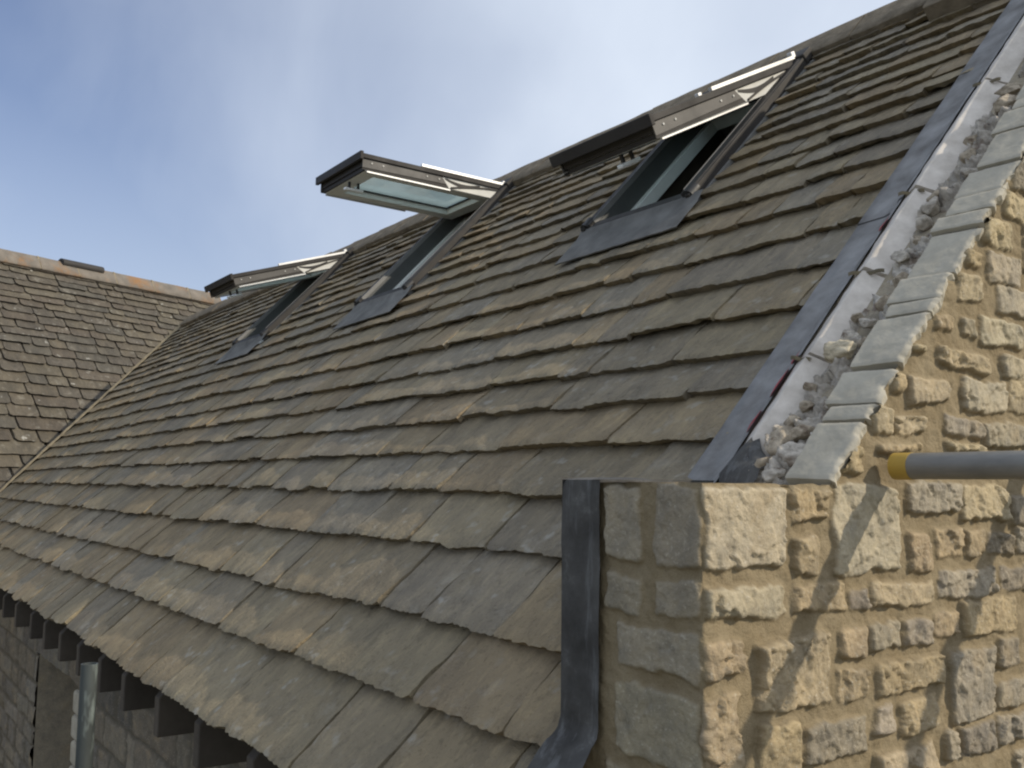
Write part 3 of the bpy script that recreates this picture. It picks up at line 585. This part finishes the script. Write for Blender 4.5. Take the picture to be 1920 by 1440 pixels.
        plate('side_lining', [(.035, -.062), (.035, .0), (.42, .0), (.37, -.062)], M_CREAM, xa-sg*.0005, xa+sg*.004)
        A = np.linspace(.02, .36, 14); B = -.006-.050*(A/.36)**1.7; x_ = xa+sg*.0045
        V = [np.stack([F(x_+0*A, A, B-.0045), F(x_+0*A, A, B+.0045)], 0), np.stack([F(x_+sg*.006+0*A, A, B+.0045), F(x_+sg*.006+0*A, A, B-.0045)], 0)]
        mb = MB()
        for v in V: mb.grid(v)
        mb.grid(np.stack([V[0][1], V[1][0]], 0)); mb.grid(np.stack([V[1][1], V[0][0]], 0)); mb.build('hinge_arm', M_DARK, win)
        A = np.linspace(.16, .40, 12); B = -.010-.016*np.sin((A-.16)/.24*math.pi)
        mb = MB(); mb.grid(np.stack([F(x_+sg*.002+0*A, A, B-.010*np.sin((A-.16)/.24*math.pi)-.003), F(x_+sg*.002+0*A, A, B+.006)], 0)); mb.build('arm_bracket', M_DARK, win)
        for nm, a_, b_, mt, bv in (('glint_trim', (.272, .0, .0285), (.2890, .56, .043), M_BRIGHT, .0), ('hinge_block', (.255, -.028, .029), (.279, -.002, .060), M_BRIGHT, .003), ('gasket_strip', (.262, .36, -.0720), (.2735, .895, -.0650), M_BRIGHT, 0)):  # upper edge strip stands in for the sun glint on the cladding
            x0, x1 = sorted((sg*a_[0], sg*b_[0])); piece(nm, (x0, a_[1], a_[2]), (x1, b_[1], b_[2]), mt, F, bv)
    piece('handle', (.018, .80, -.116), (.046, .915, -.100), M_HANDLE, F, .004)
    for a_ in (.83, .885): piece('handle_post', (.026, a_-.006, -.0995), (.038, a_+.006, -.061), M_BLACK, F)

# ---------------- eaves: rafter feet and the stone wall below with an opening
foot = [-2.334, -2.79, -3.179, -3.59, -4.0, -4.405, -4.80, -5.311, -5.791]+[-5.791-.44*i for i in range(1, 9)]+[-1.9, -1.45, -1.0, -.6]
def zroof(y, h): return P0[2]+(y*math.sin(TH)+h)/math.cos(TH)
for i, x in enumerate(foot):
    if x < -9.6: continue
    mb = MB(); poly = [(-.172, -.862), (.06, -.862), (.40, zroof(.40, -.26)), (.40, zroof(.40, -.062)), (-.172, zroof(-.172, -.062))]
    prism_x(mb, poly, x-.05, x+.0); mb.build('rafter', M_TIMBER, house, bevel=.004)
ow = [(-5.85, -4.60, -2.3, -1.10)]
Ua = np.concatenate([np.arange(-9.9, -6.5, .05), np.arange(-6.5, -1.2, .014), np.arange(-1.2, -.35, .05), [-.34]]); Va = np.concatenate([np.arange(-3.3, -2.3, .08), np.arange(-2.3, -.70, .014), [-.56]])
UU, VV = np.meshgrid(Ua, Va, indexing='ij')
st = random_courses(-9.9, -.3, -3.3, -.6, 61, ch=(.09, .17), ln=(.14, .42), gap=.016)
hh, colr, msk = masonry(UU, VV, [(t, a, b, c, d) for t, a, b, c, d in st], 23, relief=1.1)
cu, cv = (UU[:-1, :-1]+UU[1:, 1:])/2, (VV[:-1, :-1]+VV[1:, 1:])/2
inside = (cu > ow[0][0]) & (cu < ow[0][1]) & (cv > ow[0][2]) & (cv < ow[0][3])
mb = MB(); mb.grid(np.stack([UU, .06-hh, VV], -1), keep=~inside, flip=True, col=(colr*.6+colr.mean(-1, keepdims=True)*.4)*.62, crd=np.stack([UU, VV, hh], -1), msk=msk)  # stone tones darkened: the shade under the eaves is put into the colour
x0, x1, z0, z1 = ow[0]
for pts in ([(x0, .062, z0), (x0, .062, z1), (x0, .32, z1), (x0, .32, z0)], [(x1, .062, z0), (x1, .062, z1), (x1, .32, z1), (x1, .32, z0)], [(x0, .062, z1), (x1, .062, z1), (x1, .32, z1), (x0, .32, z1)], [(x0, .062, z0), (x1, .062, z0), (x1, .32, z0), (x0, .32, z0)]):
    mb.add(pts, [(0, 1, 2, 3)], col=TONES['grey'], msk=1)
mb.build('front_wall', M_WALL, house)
mb = MB(); mb.box((-9.85, .33, -3.3), (-4.61, .36, -.45)); mb.box((-4.59, .09, -3.3), (-.36, .3, -.5)); mb.build('inner_wall_leaf', M_INNER, house)
# quoins that stand out from the near jamb of the opening
for i in range(9):
    z = -1.11-i*.13; mb = MB(); mb.box((-4.605-.012*(i % 2), .02, z-.122), (-4.40-.05*(i % 2), .07, z)); mb.build('jamb_stone', M_CUT, house, bevel=.018)
mb = MB(); prism_x(mb, [(.06, -3.3), (.06, -.52), (yr, zr-.06), (2*yr-.06, -.52), (2*yr-.06, -3.3)], -9.82, -9.72, col=TONES['grey'], msk=1.0); mb.build('far_gable_wall', M_WALL, house)
mb = MB(); mb.box((-9.9, 2*yr-.25, -3.3), (-.3, 2*yr-.05, -.5), col=TONES['tan']); mb.build('rear_wall', M_WALL, house)
mb = MB(); mb.box((-9.7, .3, -.9), (-.36, 2*yr-.26, -.8)); mb.build('attic_floor', M_INNER, house)
# lime mortar fillet along the far verge
S_ = np.linspace(-.30, 3.34, 150); mb = MB(); V = []
for dx, h in ((.034, .010), (.022, .022), (.004, .030), (-.016, .028), (-.035, .010), (-.04, -.10)): V.append(RP(xl(S_)+dx+.006*fbm(S_*9, S_*0+dx*9, 5, 3), S_, h+.005*fbm(S_*14, S_*0+dx*30, 8, 3)))
mb.grid(np.stack(V, 0), flip=True); mb.build('mortar_fillet', M_FILLET, house)

# ================================================================== THE NEIGHBOUR BEHIND
nb = empty('neighbouring_house', 'older house behind with small worn stone slates and orange lichen along its ridge', 'house')
HD = np.array([-.358, .934, 0.]); HD /= np.linalg.norm(HD); HN = np.array([HD[1], -HD[0], 0]); PS = math.radians(60)
UP = -HN*math.cos(PS)+np.array([0, 0, math.sin(PS)]); NN = HN*math.sin(PS)+np.array([0, 0, math.cos(PS)]); A0 = np.array([-10.096, .309, -.137])
def NP(x, s, h):
    x, s, h = np.broadcast_arrays(np.asarray(x, float), np.asarray(s, float), np.asarray(h, float)); return A0+x[..., None]*HD+s[..., None]*UP+h[..., None]*NN
XR = 3.98; NS = 3.30
nbounds = [-.30, -.15, .0, .135, .31, .47, .63, .79, .96, 1.11, 1.26, 1.41, 1.55, 1.69, 1.83, 1.96, 2.08, 2.19, 2.30, 2.42, 2.53, 2.63, 2.73, 2.83, 2.93, 3.03, 3.12, 3.22]
NPAL = [(.112, .098, .078), (.102, .091, .076), (.118, .103, .080), (.098, .090, .076), (.124, .110, .086), (.106, .091, .074)]
mb = MB(); slate_mesh(mb, [(a, b, []) for a, b in zip(nbounds[:-1], nbounds[1:])], lambda a, b: [(-4.5, XR, -9, 99)], NP, 77, [.24, .34, .42, .50, .58], lambda x: .03 if x > -1.2 else .09, .006, .030, NPAL, corner=.020, gap=.009, tilt=.034)
mb.build('slate_roof', M_OLDSLATE, nb)
mb = MB(); mb.box((-4.5, -.2, -.085), (XR-.02, NS, -.06), F=NP)
rid = NP(0, NS+.02, 0.); 
def NPB(x, s, h):
    P = NP(x, s, h); d = (P-rid)@HN; return P-2*d[..., None]*HN
mb.box((-4.5, -.2, -.05), (XR-.02, NS, .03), F=NPB); mb.build('rear_slope', M_OLDSLATE, nb)
mb = MB(); g = random.Random(12); x = XR
while x > -4.4:
    w = g.uniform(.52, .62); mb = MB()
    for F in (NP, NPB):
        X = np.linspace(x-w+.007, x-.007, 9); S = np.array([NS-.17, NS-.16, NS-.09, NS-.03, NS+.04]); XX, SS = np.meshgrid(X, S, indexing='ij')
        H = .052+.007*fbm(XX*5, SS*5, 3, 3)+np.where(SS > NS, -.022, 0)-.012*(SS < NS-.165); mb.grid(F(XX, SS, H), flip=F is NPB); mb.grid(np.stack([F(X, X*0+NS-.17, H[:, 0]), F(X, X*0+NS-.17, H[:, 0]-.06)], 0), smooth=False)
        for k in (0, -1): mb.grid(np.stack([F(X[k]+0*S, S, H[k]), F(X[k]+0*S, S, H[k]-.05)], 0), smooth=False)
    x -= w; rg = mb.build('ridge_stone', M_OLDRIDGE, nb); mb = MB()
    for F in (NP, NPB): mb.box((x-.010, NS-.165, .0), (x+.010, NS+.03, .050), F=F)
    mb.build('mortar_joint', M_FILLET, rg)
# grey half round vent on the ridge
mb = MB(); t = np.linspace(-.15*math.pi, 1.15*math.pi, 20); a0 = NP(1.50, NS+.02, .020); a1 = NP(2.07, NS+.02, .020)
def arc(p, ra): return p+np.cos(t)[:, None]*HN*ra*1.25+np.sin(t)[:, None]*np.array([0, 0, 1.])*ra
mb.grid(np.stack([arc(a0, .060), arc(a1, .060)], 0)); mb.grid(np.stack([arc(a0, .050), arc(a1, .050)], 0), flip=True)
for p in (a0, a1): mb.grid(np.stack([arc(p, .060), arc(p, .030)], 0), smooth=False)
mb.build('ridge_vent', M_DARK, nb)
mb = MB()
e0, e1 = NP(-4.5, -.25, -.1), NP(XR-.1, -.25, -.1); r0, r1 = NP(-4.5, NS, -.12), NP(XR-.1, NS, -.12); b0, b1 = NPB(-4.5, -.25, -.1), NPB(XR-.1, -.25, -.1)
dn = lambda p: np.array([p[0], p[1], -3.3])
ee0, ee1 = e0-HN*.12, e1-HN*.12
V = [ee0, ee1, r0, r1, b0+HN*.12, b1+HN*.12, dn(ee0), dn(ee1), dn(b0+HN*.12), dn(b1+HN*.12)]
mb.add(V, [(6, 7, 1, 0), (0, 2, 4, 8, 6), (1, 7, 9, 5, 3), (8, 4, 5, 9)], col=TONES['tan'], msk=1.0); mb.build('wall', M_WALL, nb)

# ================================================================== SCAFFOLD TUBES
def tube_thing(label, p, q, band=True, mat=None, hollow=False):
    o = empty('scaffold_tube', label, 'scaffold tube', 'scaffold tubes round the house'); o.location = p
    P, Q = np.array(p, float), np.array(q, float); d = (Q-P)/np.linalg.norm(Q-P)
    mb = MB(); z = np.zeros(3)
    mb.tube(z+d*(.006 if band else 0), Q-P, .02415, 32, cap=False); mb.tube(Q-P, z+d*(.006 if band else 0), .0201, 32, cap=False)
    for e, sg in ((z+d*(.006 if band else 0), 1), (Q-P, -1)):
        a = np.cross(d, (0.3, 0.2, 1.)); a /= np.linalg.norm(a); b = np.cross(d, a); t = np.linspace(0, 2*math.pi, 33)
        c = np.cos(t)[:, None]*a+np.sin(t)[:, None]*b; mb.grid(np.stack([e+c*.02415, e+c*.0201], 0), smooth=False)
    mb.build('tube', mat or M_GALV, o)
    if band:
        mb = MB(); mb.tube(z+d*.004, d*.040, .0250, 32, cap=True); mb.build('end_band', M_YELLOW, o)
    return o
tube_thing('grey scaffold tube with a yellow end band, butting the gable beside its shadow', (.022, .482, .036), (2.4, .482, .036))
tube_thing('grey scaffold tube butting the gable beyond the right edge of the photo', (.022, 1.115, .19), (2.4, 1.115, .19))
tube_thing('mortar splashed upright scaffold tube with an open top, below the eaves', (-2.04, -.462, -3.25), (-2.04, -.462, -.548), band=False, mat=M_SPLASH)
